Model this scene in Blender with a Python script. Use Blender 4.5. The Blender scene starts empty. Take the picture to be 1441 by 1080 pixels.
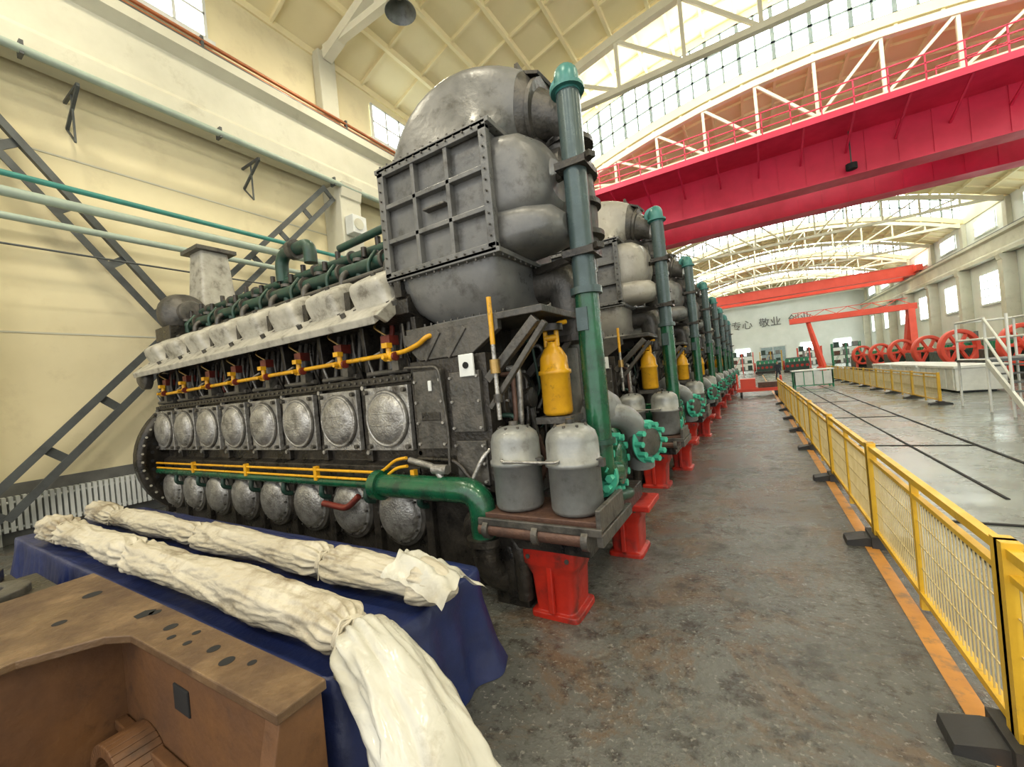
import bpy, math, random
from mathutils import Vector, Matrix, noise
random.seed(3)
scene=bpy.context.scene
PI=math.pi
# ------------------------------------------------------------------ materials
def mat(name,c1,c2=None,rough=.5,metal=0.,scale=4.,bump=0.,rr=.12,spots=None,emis=0,bscale=None,lo=.35,hi=.65,coat=0,stretch=None,bdist=.03,alpha=1):
    m=bpy.data.materials.new(name); m.use_nodes=True
    nt=m.node_tree; n=nt.nodes; L=nt.links
    b=n['Principled BSDF']
    if emis:
        b.inputs['Base Color'].default_value=(*c1,1)
        b.inputs['Emission Color'].default_value=(*c1,1)
        b.inputs['Emission Strength'].default_value=emis
        return m
    if c2 is None: c2=tuple(x*.72 for x in c1)
    tc=n.new('ShaderNodeTexCoord')
    nz=n.new('ShaderNodeTexNoise'); nz.inputs['Scale'].default_value=scale; nz.inputs['Detail'].default_value=7
    nz.inputs['Roughness'].default_value=.62
    L.new(tc.outputs['Object'],nz.inputs['Vector'])
    cr=n.new('ShaderNodeValToRGB'); cr.color_ramp.elements[0].position=lo; cr.color_ramp.elements[1].position=hi
    cr.color_ramp.elements[0].color=(*c1,1); cr.color_ramp.elements[1].color=(*c2,1)
    L.new(nz.outputs['Fac'],cr.inputs['Fac'])
    out=cr.outputs['Color']
    if spots:
        sc,scs,t0,t1=spots
        n2=n.new('ShaderNodeTexNoise'); n2.inputs['Scale'].default_value=scs; n2.inputs['Detail'].default_value=9; n2.inputs['Roughness'].default_value=.7
        L.new(tc.outputs['Object'],n2.inputs['Vector'])
        mr=n.new('ShaderNodeMapRange'); mr.inputs['From Min'].default_value=t0; mr.inputs['From Max'].default_value=t1
        L.new(n2.outputs['Fac'],mr.inputs['Value'])
        mx=n.new('ShaderNodeMix'); mx.data_type='RGBA'
        L.new(mr.outputs['Result'],mx.inputs['Factor']); L.new(out,mx.inputs[6]); mx.inputs[7].default_value=(*sc,1)
        out=mx.outputs[2]
    L.new(out,b.inputs['Base Color'])
    b.inputs['Metallic'].default_value=metal
    b.inputs['Alpha'].default_value=alpha
    r=n.new('ShaderNodeMapRange'); r.inputs['To Min'].default_value=max(.03,rough-rr); r.inputs['To Max'].default_value=min(1,rough+rr)
    r.inputs['From Min'].default_value=.3; r.inputs['From Max'].default_value=.7
    L.new(nz.outputs['Fac'],r.inputs['Value']); L.new(r.outputs['Result'],b.inputs['Roughness'])
    if coat: b.inputs['Coat Weight'].default_value=coat
    if bump:
        n3=n.new('ShaderNodeTexNoise'); n3.inputs['Scale'].default_value=bscale or scale*5; n3.inputs['Detail'].default_value=5
        if stretch:
            mp=n.new('ShaderNodeMapping');mp.inputs['Scale'].default_value=stretch;mp.inputs['Rotation'].default_value=(0,0,.35)
            L.new(tc.outputs['Object'],mp.inputs['Vector']);L.new(mp.outputs['Vector'],n3.inputs['Vector']);n3.inputs['Distortion'].default_value=.5;n3.inputs['Detail'].default_value=3
        else: L.new(tc.outputs['Object'],n3.inputs['Vector'])
        bp=n.new('ShaderNodeBump'); bp.inputs['Strength'].default_value=bump; bp.inputs['Distance'].default_value=bdist
        L.new(n3.outputs['Fac'],bp.inputs['Height']); L.new(bp.outputs['Normal'],b.inputs['Normal'])
    return m
BLACK=mat('oily_black_iron',(.014,.013,.011),(.05,.043,.034),.34,.3,6,.3,spots=((.10,.085,.062),8,.58,.80))
DARK=mat('dark_grey_iron',(.055,.054,.048),(.11,.10,.085),.40,.3,5,.25,spots=((.025,.022,.018),8,.52,.7))
GREY=mat('grey_machine_paint',(.115,.117,.112),(.17,.168,.158),.36,.15,3,.12,spots=((.05,.045,.037),4.5,.53,.72))
GREYB=mat('beige_grey_machine_paint',(.36,.34,.29),(.28,.265,.225),.4,.1,3,.12,spots=((.12,.10,.08),5,.55,.75))
GREYL=mat('light_grey_paint',(.22,.23,.22),(.15,.16,.155),.38,.2,3,.1,spots=((.08,.075,.065),6,.56,.74))
SILV=mat('cast_aluminium',(.46,.45,.42),(.22,.21,.19),.36,.6,9,.35,spots=((.06,.052,.042),4,.52,.70))
CREAM=mat('cream_head_paint',(.45,.43,.365),(.30,.285,.235),.45,.1,5,.1,spots=((.10,.085,.06),5,.54,.74))
CANM=mat('filter_can_paint',(.27,.28,.265),(.20,.205,.195),.38,.3,6,.1,spots=((.10,.09,.072),6,.58,.78))
GREEN=mat('green_pipe_paint',(.010,.105,.045),(.008,.05,.025),.25,.1,5,.1,coat=.3,spots=((.015,.022,.015),5,.56,.75))
DGREEN=mat('dark_green_paint',(.02,.07,.048),(.028,.047,.036),.4,.2,6,.1)
TEAL=mat('slate_green_paint',(.070,.105,.105),(.046,.072,.071),.3,.2,4,.05,spots=((.035,.04,.038),5,.58,.78))
TEALC=mat('teal_flange_paint',(.05,.22,.20),(.035,.16,.145),.35,.1,5,.05,spots=((.04,.06,.05),6,.58,.75))
CYAN=mat('turquoise_paint',(.085,.50,.34),(.045,.33,.22),.35,0,6,.05)
YEL=mat('yellow_paint',(.74,.39,.015),(.56,.27,.01),.35,0,5,.05,spots=((.12,.07,.02),9,.57,.73))
YELF=mat('fence_yellow',(.72,.45,.035),(.62,.37,.025),.42,0,5,.03,spots=((.30,.19,.05),9,.60,.78))
YELM=mat('fence_wire_yellow',(.62,.50,.25),(.52,.40,.17),.45,0,5)
RED=mat('red_paint',(.47,.022,.010),(.28,.014,.008),.42,0,4,.15,spots=((.07,.022,.014),4,.53,.68))
CRANE=mat('crane_red_paint',(.72,.022,.08),(.58,.017,.06),.45,0,.6)
CRANE2=mat('orange_red_paint',(.80,.09,.05),(.68,.07,.04),.5,0,.6)
RUST=mat('rusty_steel',(.13,.068,.046),(.08,.045,.034),.55,.3,9,.2)
RUSTF=mat('brown_cast_iron',(.150,.090,.045),(.080,.045,.024),.5,.2,3.5,.3,spots=((.24,.155,.08),2.4,.50,.72),rr=.2)
RUSTI=mat('casting_inside_paint',(.145,.066,.024),(.09,.040,.016),.6,0,3,.2,spots=((.05,.025,.012),4,.53,.7))
CLOTH=mat('wrapped_cloth',(.56,.52,.415),(.42,.375,.28),.55,0,3,.5,spots=((.19,.145,.085),2.6,.52,.70),bscale=7,stretch=(1,2.4,2.4),bdist=.035)
PLAST=mat('milky_plastic',(.64,.63,.55),(.53,.51,.42),.28,0,3,.45,bscale=6,stretch=(1,1.6,1),bdist=.04,alpha=.84,spots=((.32,.27,.18),2.2,.55,.74))
ROPE=mat('rope_white',(.6,.56,.45),(.45,.4,.3),.7)
TARP=mat('blue_tarpaulin',(.014,.026,.11),(.010,.017,.07),.42,0,3,.35,bscale=9)
RUBB=mat('black_rubber',(.03,.03,.03),(.045,.043,.04),.6,0,5,.1)
WALL=mat('wall_cream_plaster',(.84,.745,.49),(.76,.67,.43),.75,0,.5,.05,spots=((.58,.49,.30),.9,.54,.85))
WALLR=mat('wall_white_plaster',(.80,.82,.78),(.72,.75,.70),.75,0,.5)
ROOF=mat('roof_cream_concrete',(.92,.81,.52),(.86,.75,.45),.75,0,.4,.03)
TRUSS=mat('truss_white_concrete',(.82,.78,.62),(.72,.68,.53),.7,0,.8)
GIRD=mat('girder_concrete_paint',(.64,.62,.50),(.55,.53,.42),.6,0,.7,.05,spots=((.38,.35,.26),1.2,.56,.8))
DADO=mat('dado_grey',(.16,.16,.15),(.12,.12,.11),.6)
STEEL=mat('brace_grey_steel',(.11,.12,.12),(.075,.08,.08),.5,.3,3)
PIPEW=mat('wall_pipe_grey_green',(.38,.46,.38),(.32,.38,.32),.4)
PIPEC=mat('wall_pipe_teal',(.06,.28,.24),(.05,.22,.19),.4)
COPP=mat('conductor_orange',(.50,.18,.07),(.38,.13,.06),.4,.3)
WHITE=mat('white_paint',(.74,.76,.73),(.64,.66,.63),.45)
GLASS=mat('daylight_glass',(.93,1.0,1.0),emis=8.0)
GLASSL=mat('daylight_glass_side',(.90,1.0,.97),emis=5.0)
FRAME=mat('window_frame_grey',(.22,.27,.27),(.18,.22,.22),.5)
HOLE=mat('dark_hole',(.006,.006,.006),(.01,.01,.01),.9)
REDD=mat('dark_red_fittings',(.20,.03,.02),(.10,.02,.015),.4,.2,8)
BRASS=mat('brass_fittings',(.40,.26,.09),(.26,.17,.06),.35,.7,8)
LINE=mat('orange_floor_paint',(.66,.30,.06),(.52,.23,.05),.4,0,3,spots=((.20,.14,.09),5,.52,.66))
BLUE=mat('blue_sign_paint',(.03,.08,.45),(.03,.08,.40),.4)
GREENB=mat('bright_green_paint',(.02,.26,.12),(.02,.20,.09),.4)
def floor_mat():
    m=bpy.data.materials.new('oil_stained_concrete'); m.use_nodes=True
    nt=m.node_tree;n=nt.nodes;L=nt.links;b=n['Principled BSDF']
    tc=n.new('ShaderNodeTexCoord')
    def nz(s,d=8,r=.6,dist=0):
        x=n.new('ShaderNodeTexNoise');x.inputs['Scale'].default_value=s;x.inputs['Detail'].default_value=d;x.inputs['Roughness'].default_value=r;x.inputs['Distortion'].default_value=dist
        L.new(tc.outputs['Object'],x.inputs['Vector']);return x
    def rng(src,a,b_,c=0,d=1):
        r=n.new('ShaderNodeMapRange');r.inputs['From Min'].default_value=a;r.inputs['From Max'].default_value=b_;r.inputs['To Min'].default_value=c;r.inputs['To Max'].default_value=d
        L.new(src,r.inputs['Value']);return r.outputs['Result']
    def mix(f,a,col):
        mx=n.new('ShaderNodeMix');mx.data_type='RGBA';L.new(f,mx.inputs['Factor']);L.new(a,mx.inputs[6]);mx.inputs[7].default_value=(*col,1);return mx.outputs[2]
    A=nz(.7);B=nz(1.1,10,.74,.5);C=nz(9,8,.7);D=nz(2.6,10,.74);S=nz(30,4,.6);P=nz(.9,6,.65,.8)
    cr=n.new('ShaderNodeValToRGB');e=cr.color_ramp.elements
    e[0].position=.3;e[0].color=(.070,.073,.066,1);e[1].position=.7;e[1].color=(.145,.148,.136,1)
    L.new(A.outputs['Fac'],cr.inputs['Fac'])
    c=mix(rng(B.outputs['Fac'],.50,.58,0,.75),cr.outputs['Color'],(.115,.078,.048))
    c=mix(rng(D.outputs['Fac'],.53,.62,0,.8),c,(.035,.031,.026))
    c=mix(rng(C.outputs['Fac'],.52,.64,0,.7),c,(.026,.023,.02))
    c=mix(rng(S.outputs['Fac'],.59,.66,0,.5),c,(.28,.27,.24))
    L.new(c,b.inputs['Base Color'])
    mu=n.new('ShaderNodeMath');mu.operation='MULTIPLY';L.new(rng(D.outputs['Fac'],.36,.62,.4,1.3),mu.inputs[0]);L.new(rng(P.outputs['Fac'],.44,.58,.10,.38),mu.inputs[1])
    L.new(mu.outputs[0],b.inputs['Roughness'])
    ad=n.new('ShaderNodeMath');ad.operation='ADD';L.new(C.outputs['Fac'],ad.inputs[0]);L.new(S.outputs['Fac'],ad.inputs[1])
    bp=n.new('ShaderNodeBump');bp.inputs['Strength'].default_value=.55;bp.inputs['Distance'].default_value=.02
    L.new(ad.outputs[0],bp.inputs['Height']);L.new(bp.outputs['Normal'],b.inputs['Normal'])
    return m
FLOOR=floor_mat()
FLOOR2=mat('painted_green_grey_floor',(.20,.215,.198),(.145,.162,.148),.26,0,.7,.05,spots=((.085,.09,.078),1.7,.52,.70),rr=.12)

# ------------------------------------------------------------------ geometry builder
class G:
    def __init__(s,off=(0,0,0)):
        s.v=[];s.f=[];s.mi=[];s.sm=[];s.m=[];s.off=Vector(off)
    def add(s,vs,fs,m,smooth=False):
        if m not in s.m: s.m.append(m)
        k=s.m.index(m);o=len(s.v)
        s.v+= [tuple(Vector(p)-s.off) for p in vs]
        for f in fs:
            s.f.append(tuple(i+o for i in f));s.mi.append(k);s.sm.append(smooth)
    def box(s,c,d,m,R=None):
        c=Vector(c);vs=[]
        for x in(-.5,.5):
            for y in(-.5,.5):
                for z in(-.5,.5):
                    p=Vector((x*d[0],y*d[1],z*d[2]))
                    if R is not None:p=R@p
                    vs.append(c+p)
        s.add(vs,[(0,1,3,2),(4,6,7,5),(0,4,5,1),(2,3,7,6),(0,2,6,4),(1,5,7,3)],m)
    def bb(s,x0,x1,y0,y1,z0,z1,m):
        s.box(((x0+x1)/2,(y0+y1)/2,(z0+z1)/2),(abs(x1-x0),abs(y1-y0),abs(z1-z0)),m)
    def beam(s,p0,p1,w,h,m,up=(0,0,1)):
        p0=Vector(p0);p1=Vector(p1);d=p1-p0;l=d.length;d.normalize();u=Vector(up)
        if abs(d.dot(u))>.98:u=Vector((1,0,0))
        a=d.cross(u).normalized();b=a.cross(d).normalized()
        R=Matrix((d,a,b)).transposed();s.box((p0+p1)/2,(l,w,h),m,R)
    def cyl(s,p0,p1,r,m,r1=None,n=20,caps=True):
        if r1 is None:r1=r
        p0=Vector(p0);p1=Vector(p1);d=(p1-p0).normalized()
        u=Vector((0,0,1)) if abs(d.z)<.9 else Vector((1,0,0))
        a=d.cross(u).normalized();b=d.cross(a).normalized();vs=[]
        for p,rr in((p0,r),(p1,r1)):
            for i in range(n):
                t=2*PI*i/n;vs.append(p+a*math.cos(t)*rr+b*math.sin(t)*rr)
        s.add(vs,[(i,(i+1)%n,n+(i+1)%n,n+i) for i in range(n)],m,True)
        if caps:
            s.add(vs[:n],[tuple(range(n))],m);s.add(vs[n:],[tuple(range(n))],m)
    def lathe(s,o,axis,prof,m,n=28):
        o=Vector(o);d=Vector(axis).normalized()
        u=Vector((0,0,1)) if abs(d.z)<.9 else Vector((1,0,0))
        a=d.cross(u).normalized();b=d.cross(a).normalized();vs=[];fs=[]
        for r,h in prof:
            r=max(r,.0005)
            for i in range(n):
                t=2*PI*i/n;vs.append(o+d*h+a*math.cos(t)*r+b*math.sin(t)*r)
        for k in range(len(prof)-1):
            for i in range(n):
                fs.append((k*n+i,k*n+(i+1)%n,(k+1)*n+(i+1)%n,(k+1)*n+i))
        s.add(vs,fs,m,True)
    def rings(s,rs,m,cap=True,smooth=True):
        n=len(rs[0]);vs=[p for r in rs for p in r];fs=[]
        for k in range(len(rs)-1):
            for i in range(n):
                fs.append((k*n+i,k*n+(i+1)%n,(k+1)*n+(i+1)%n,(k+1)*n+i))
        s.add(vs,fs,m,smooth)
        if cap:
            s.add(rs[0],[tuple(range(n))],m);s.add(rs[-1],[tuple(range(n))],m)
    def loft(s,secs,m,n=40,cap=True):
        rs=[]
        for c,u,v,hu,hv,e in secs:
            c=Vector(c);u=Vector(u);v=Vector(v);r=[]
            for i in range(n):
                t=2*PI*(i+.5)/n;ct,st=math.cos(t),math.sin(t)
                r.append(c+u*hu*math.copysign(abs(ct)**(2/e),ct)+v*hv*math.copysign(abs(st)**(2/e),st))
            rs.append(r)
        s.rings(rs,m,cap)
    def tube(s,pts,r,m,n=14,fil=None,seg=6,cap=True):
        pts=[Vector(p) for p in pts]
        if fil:
            q=[pts[0]]
            for i in range(1,len(pts)-1):
                a,b,c=pts[i-1],pts[i],pts[i+1]
                f=min(fil,(a-b).length*.49,(c-b).length*.49)
                p=b+(a-b).normalized()*f;w=b+(c-b).normalized()*f
                for k in range(seg+1):
                    t=k/seg;q.append(p*(1-t)**2+b*2*t*(1-t)+w*t*t)
            q.append(pts[-1]);pts=q
        rr=r if callable(r) else (lambda t:r)
        rs=[];a=None
        for i,p in enumerate(pts):
            if i==0:d=pts[1]-p
            elif i==len(pts)-1:d=p-pts[-2]
            else:d=(pts[i+1]-p).normalized()+(p-pts[i-1]).normalized()
            d.normalize()
            if a is None:
                u=Vector((0,0,1)) if abs(d.z)<.9 else Vector((1,0,0));a=d.cross(u).normalized()
            else:a=(a-d*a.dot(d)).normalized()
            b=d.cross(a);R=rr(i/(len(pts)-1))
            rs.append([p+a*math.cos(2*PI*k/n)*R+b*math.sin(2*PI*k/n)*R for k in range(n)])
        s.rings(rs,m,cap)
    def prism(s,poly,axis,a0,a1,m):
        def P(q,a):
            return {'x':(a,q[0],q[1]),'y':(q[0],a,q[1]),'z':(q[0],q[1],a)}[axis]
        n=len(poly);vs=[P(q,a0) for q in poly]+[P(q,a1) for q in poly]
        s.add(vs,[(i,(i+1)%n,n+(i+1)%n,n+i) for i in range(n)]+[tuple(range(n)),tuple(range(n,2*n))],m)
    def bolts(s,c,axis,R,n,r,h,m,ph=0):
        c=Vector(c);d=Vector(axis).normalized()
        u=Vector((0,0,1)) if abs(d.z)<.9 else Vector((1,0,0))
        a=d.cross(u).normalized();b=d.cross(a)
        for i in range(n):
            t=2*PI*i/n+ph;p=c+a*R*math.cos(t)+b*R*math.sin(t);s.cyl(p,p+d*h,r,m,n=6)
    def mesh(s,name):
        me=bpy.data.meshes.new(name);me.from_pydata(s.v,[],s.f)
        for m in s.m:me.materials.append(m)
        me.polygons.foreach_set('material_index',s.mi);me.polygons.foreach_set('use_smooth',s.sm)
        import bmesh
        b=bmesh.new();b.from_mesh(me);bmesh.ops.recalc_face_normals(b,faces=b.faces);b.to_mesh(me);b.free()
        me.update();return me
    def obj(s,name,parent=None,loc=None,bevel=0):
        o=bpy.data.objects.new(name,s.mesh(name));scene.collection.objects.link(o)
        if parent:o.parent=parent
        o.location=loc if loc is not None else (s.off if not parent else (0,0,0))
        if bevel:addbev(o,bevel)
        return o
def addbev(o,w):
    b=o.modifiers.new('bevel','BEVEL');b.width=w;b.segments=2;b.limit_method='ANGLE';b.angle_limit=math.radians(50)
def empty(name,loc=(0,0,0)):
    e=bpy.data.objects.new(name,None);e.location=loc;scene.collection.objects.link(e);return e

# ------------------------------------------------------------------ room
XL,XR,Y0,Y1=-11.,18.,-8.,96.;XC=3.5
low=lambda x:15.9-.0145*(x-XC)**2
HI=3.3
g=G();g.add([(XL,Y0,0),(.95,Y0,0),(.95,Y1,0),(XL,Y1,0)],[(0,1,2,3)],FLOOR);g.add([(.95,Y0,0),(XR,Y0,0),(XR,Y1,0),(.95,Y1,0)],[(0,1,2,3)],FLOOR2);g.obj('floor')
NX=20
xs=[XL+(XR-XL)*i/NX for i in range(NX+1)]
g=G();g.bb(XL-.3,XL,Y0,Y1,0,low(XL)+.1,WALL)
for zz in(3.6,7.0):g.bb(XL,XL+.015,Y0,Y1,zz,zz+.03,GIRD)
g.obj('wall_left')
g=G();g.bb(XR,XR+.3,Y0,Y1,0,low(XR)+.1,WALLR);g.obj('wall_right')
g=G();g.prism([(XL-.3,0)]+[(x,low(x)+.1) for x in xs]+[(XR+.3,0)],'y',Y1,Y1+.3,WALLR);g.obj('wall_back')
g=G();g.bb(XL,XL+.03,Y0,Y1,0,1.0,DADO);g.obj('baseboard_left')
g=G();g.bb(XR-.03,XR,Y0,Y1,0,1.1,DADO);g.obj('baseboard_right')
cols=[.8+7.8*i for i in range(-1,13)]
highs=[(16.4+15.6*i,24.2+15.6*i) for i in range(0,5)]
def ishigh(y):
    return any(a-.01<=y<b-.01 for a,b in highs)
g=G();yy=[Y0]+[c for c in cols if Y0<c<Y1]+[Y1]
for a,b in zip(yy[:-1],yy[1:]):
    h=HI if ishigh(a) else 0
    for i in range(NX):
        x0,x1=xs[i],xs[i+1];z0,z1=low(x0)+h,low(x1)+h
        g.add([(x0,a,z0),(x1,a,z1),(x1,b,z1),(x0,b,z0),(x0,a,z0+.15),(x1,a,z1+.15),(x1,b,z1+.15),(x0,b,z0+.15)],[(0,1,2,3),(4,5,6,7),(0,1,5,4),(3,2,6,7)],ROOF)
        g.beam((x0,a,z0-.1),(x0,b,z0-.1),.12,.22,ROOF)
    nb=5
    for k in range(1,nb):
        y=a+(b-a)*k/nb
        for i in range(0,NX):
            g.beam((xs[i],y,low(xs[i])+h-.06),(xs[i+1],y,low(xs[i+1])+h-.06),.08,.12,ROOF)
    if h:
        for X in(XL,XR):g.bb(X-.1,X+.1,a,b,low(X)-.1,low(X)+h+.1,ROOF)
g.obj('ceiling')
for k,(a,b) in enumerate(highs):
    g=G()
    for Y in(a,b):
        for i in range(NX):
            x0,x1=xs[i],xs[i+1]
            zb0,zb1=low(x0)+.35,low(x1)+.35;zt0,zt1=low(x0)+HI-.35,low(x1)+HI-.35
            g.add([(x0,Y,zb0),(x1,Y,zb1),(x1,Y,zt1),(x0,Y,zt0)],[(0,1,2,3)],GLASS)
            for t in(0,.5):
                x=x0+(x1-x0)*t;w=.17 if t==0 else .10
                g.bb(x-w/2,x+w/2,Y-.06,Y+.06,low(x)+.3,low(x)+HI-.3,FRAME)
            for q,w in((0,.14),(.33,.10),(.66,.10),(1,.14)):
                za=zb0+(zt0-zb0)*q;zc=zb1+(zt1-zb1)*q
                g.beam((x0,Y,za),(x1,Y,zc),.12,w,FRAME)
            g.beam((x0,Y,low(x0)+.15),(x1,Y,low(x1)+.15),.2,.42,ROOF);g.beam((x0,Y,low(x0)+HI-.15),(x1,Y,low(x1)+HI-.15),.2,.42,ROOF)
    g.obj('window_%d'%(k+1))
me=None
for c in cols:
    if c<0 or c>95:continue
    if me is None:
        g=G((0,0,0));ns=12;X=[XL+.3+(XR-XL-.6)*i/ns for i in range(ns+1)]
        bz=12.85
        for i in range(ns):
            g.beam((X[i],0,low(X[i])-.35),(X[i+1],0,low(X[i+1])-.35),.30,.30,TRUSS)
            g.beam((X[i],0,bz),(X[i+1],0,bz),.22,.22,TRUSS)
            if 0<i:g.beam((X[i],0,bz),(X[i],0,low(X[i])-.35),.13,.13,TRUSS,up=(0,1,0))
            if i<ns/2 and i>0:g.beam((X[i],0,low(X[i])-.4),(X[i+1],0,bz),.12,.12,TRUSS,up=(0,1,0))
            if i>=ns/2 and i<ns-1:g.beam((X[i],0,bz),(X[i+1],0,low(X[i+1])-.4),.12,.12,TRUSS,up=(0,1,0))
        me=g.mesh('roof_truss')
    o=bpy.data.objects.new('roof_truss',me);o.location=(0,c,0);scene.collection.objects.link(o)
for c in cols:
    if c<0 or c>95:continue
    for X,s in((XL,1),(XR,-1)):
        g=G((X,c,0))
        g.box((X+s*.4,c,4.2),(.8,.75,8.38),GIRD);g.box((X+s*.16,c,11.5),(.32,.6,2.5),GIRD)
        g.prism([(X,7.4),(X+s*.85,8.0),(X+s*.95,8.42),(X,8.42)],'y',c-.37,c+.37,GIRD)
        g.obj('concrete_column',bevel=.03)
for nm,X,s in(('crane_runway_girder',XL,1),('crane_runway_girder',XR,-1)):
    g=G((X,0,9));
    g.prism([(X+s*.15,8.45),(X+s*.75,8.45),(X+s*.75,8.75),(X+s*.55,8.95),(X+s*.55,9.85),(X+s*.8,9.98),(X+s*.8,10.2),(X+s*.1,10.2),(X+s*.1,9.98),(X+s*.3,9.85),(X+s*.3,8.95),(X+s*.15,8.75)],'y',Y0,Y1-.02,GIRD)
    g.bb(X+s*.6,X+s*.7,Y0,Y1-.02,10.2,10.32,STEEL)
    g.obj(nm)
g2=G((XL+.36,0,10.7))
for i in range(3):g2.cyl((XL+.38+.01*i,Y0,10.40+.15*i),(XL+.38+.01*i,Y1-.1,10.40+.15*i),.045,COPP,n=8)
for y in range(-7,95,4):g2.bb(XL+.35,XL+.44,y,y+.06,10.21,10.8,STEEL)
g2.obj('crane_conductor_rails')
g=G((XL+.85,0,6));g.cyl((XL+.85,Y0,8.3),(XL+.85,Y1-.1,8.3),.075,PIPEW,n=12)
for y in range(-7,90,3):g.bb(XL+.7,XL+.9,y,y+.05,8.2,8.44,STEEL)
g.cyl((XL+.92,Y0,6.05),(XL+.92,60,6.05),.05,PIPEC,n=10)
g.cyl((XL+.92,Y0,5.75),(XL+.92,60,5.75),.085,PIPEW,n=12);g.cyl((XL+.92,Y0,5.35),(XL+.92,60,5.35),.06,PIPEW,n=12)
g.cyl((XL+.90,Y0,4.9),(XL+.90,60,4.9),.018,STEEL,n=6)
for c in cols:
    if 0<c<60:g.bb(XL+.8,XL+1.05,c-.04,c+.04,5.25,6.15,STEEL)
g.obj('wall_service_pipes')
for y in(2.7,5.9,13,19):
    g=G((XL,y,7.6));x=XL
    g.beam((x,y,7.6),(x+.8,y,8.1),.05,.05,STEEL);g.beam((x+.8,y,8.12),(x,y,8.12),.05,.05,STEEL);g.beam((x+.4,y,8.12),(x+.4,y,7.2),.03,.03,STEEL);g.beam((x+.4,y,7.2),(x,y,7.6),.03,.03,STEEL)
    g.obj('wall_bracket')
g=G((XL+.9,8.6,7));g.box((XL+1.0,8.55,7.1),(.35,.5,.55),WHITE);g.beam((XL+.75,8.55,7.1),(XL+.85,8.55,7.1),.1,.1,STEEL);g.cyl((XL+1.17,8.5,7.1),(XL+1.2,8.5,7.1),.17,GIRD,n=18);g.obj('wall_loudspeaker',bevel=.02)
def brace(y0,z0,y1,z1,x):
    g=G((x,(y0+y1)/2,(z0+z1)/2));d=Vector((0,y1-y0,z1-z0)).normalized();nrm=Vector((0,-d.z,d.y))
    for s in(-1,1):
        o=nrm*.17*s;g.beam(Vector((x,y0,z0))+o,Vector((x,y1,z1))+o,.16,.04,STEEL,up=nrm);g.beam(Vector((x+.07,y0,z0))+o*1.1,Vector((x+.07,y1,z1))+o*1.1,.03,.12,STEEL,up=nrm)
    L=(Vector((0,y1,z1))-Vector((0,y0,z0))).length;k=int(L/1.1)
    for i in range(k+1):
        p=Vector((x,y0,z0))+d*(L*i/k);g.beam(p-nrm*.17,p+nrm*.17,.03,.14,STEEL,up=d)
    return g
brace(1.3,.6,8.0,8.05,XL+.55).obj('wall_cross_brace');brace(1.2,7.7,6.4,.6,XL+.3).obj('wall_cross_brace')
brace(24.8,.6,31.4,8.0,XL+.55).obj('wall_cross_brace')
def window(X,s,yc,zc,w,h,nx,nz,name,m=GLASSL):
    g=G((X,yc,zc));x=X+s*.02
    g.bb(x,x+s*.02,yc-w/2,yc+w/2,zc-h/2,zc+h/2,m)
    for i in range(nx+1):
        y=yc-w/2+w*i/nx;g.bb(x,x+s*.07,y-.035,y+.035,zc-h/2-.03,zc+h/2+.03,WHITE)
    for i in range(nz+1):
        z=zc-h/2+h*i/nz;g.bb(x,x+s*.07,yc-w/2,yc+w/2,z-.03,z+.03,WHITE)
    g.bb(x,x+s*.16,yc-w/2-.15,yc+w/2+.15,zc-h/2-.16,zc-h/2-.06,WHITE)
    g.obj(name)
wi=6
for c in cols:
    if c<0 or c>90:continue
    window(XL,1,c+3.2,11.7,2.6,1.2,4,2,'window_%d'%wi);wi+=1
    window(XR,-1,c+3.9,11.7,3.6,1.3,5,2,'window_%d'%wi);wi+=1
    window(XR,-1,c+3.9,6.2,3.4,2.6,5,4,'window_%d'%wi);wi+=1
for x in(-7,-3,8,13):
    g=G((x,Y1,3.7));g.bb(x,x+2.6,Y1-.08,Y1-.02,3.0,4.4,GLASSL)
    for k in range(5):g.bb(x+.65*k-.04,x+.65*k+.04,Y1-.14,Y1-.08,2.95,4.45,WHITE)
    g.obj('window_%d'%wi);wi+=1
g=G((3.5,Y1,0));g.bb(1.5,5.5,Y1-.12,Y1-.02,0,4.2,mat('door_blue_grey',(.35,.45,.48)));g.bb(1.3,1.5,Y1-.2,Y1-.01,0,4.4,WHITE);g.bb(5.5,5.7,Y1-.2,Y1-.01,0,4.4,WHITE);g.bb(1.3,5.7,Y1-.2,Y1-.01,4.2,4.4,WHITE);g.bb(3.45,3.55,Y1-.16,Y1-.1,0,4.2,WHITE);g.obj('door_1')
cu=bpy.data.curves.new('slogan','FONT');cu.body='\u4e13\u5fc3  \u656c\u4e1a  \u521b\u4e1a';cu.size=1.9;cu.extrude=.05;cu.align_x='CENTER'
o=bpy.data.objects.new('wall_slogan_lettering',cu);o.location=(3.4,Y1-.1,8.5);o.rotation_euler=(PI/2,0,0);scene.collection.objects.link(o);cu.materials.append(DADO)
g=G((XL+.13,4.7,0))
for k in range(2):
    y0=1.3+k*3.45
    for i in range(43):
        y=y0+i*.078;g.bb(XL+.06,XL+.2,y,y+.05,.22,.80,WHITE)
    g.cyl((XL+.13,y0,.27),(XL+.13,y0+3.3,.27),.025,WHITE,n=8);g.cyl((XL+.13,y0,.7),(XL+.13,y0+3.3,.7),.025,WHITE,n=8)
    for y in (y0+.1,y0+3.2):g.bb(XL+.04,XL+.1,y,y+.04,0,.3,WHITE)
g.obj('radiator')
g=G((.83,30,0));g.bb(.78,.88,-2,60,0.0005,.004,LINE);g.obj('floor_marking_line')
g=G((2.4,20,0))
g.bb(1.55,1.60,3,40,.001,.012,HOLE);g.bb(3.3,3.35,3,40,.001,.012,HOLE);g.bb(2.4,2.44,7,40,.001,.01,HOLE)
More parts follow.
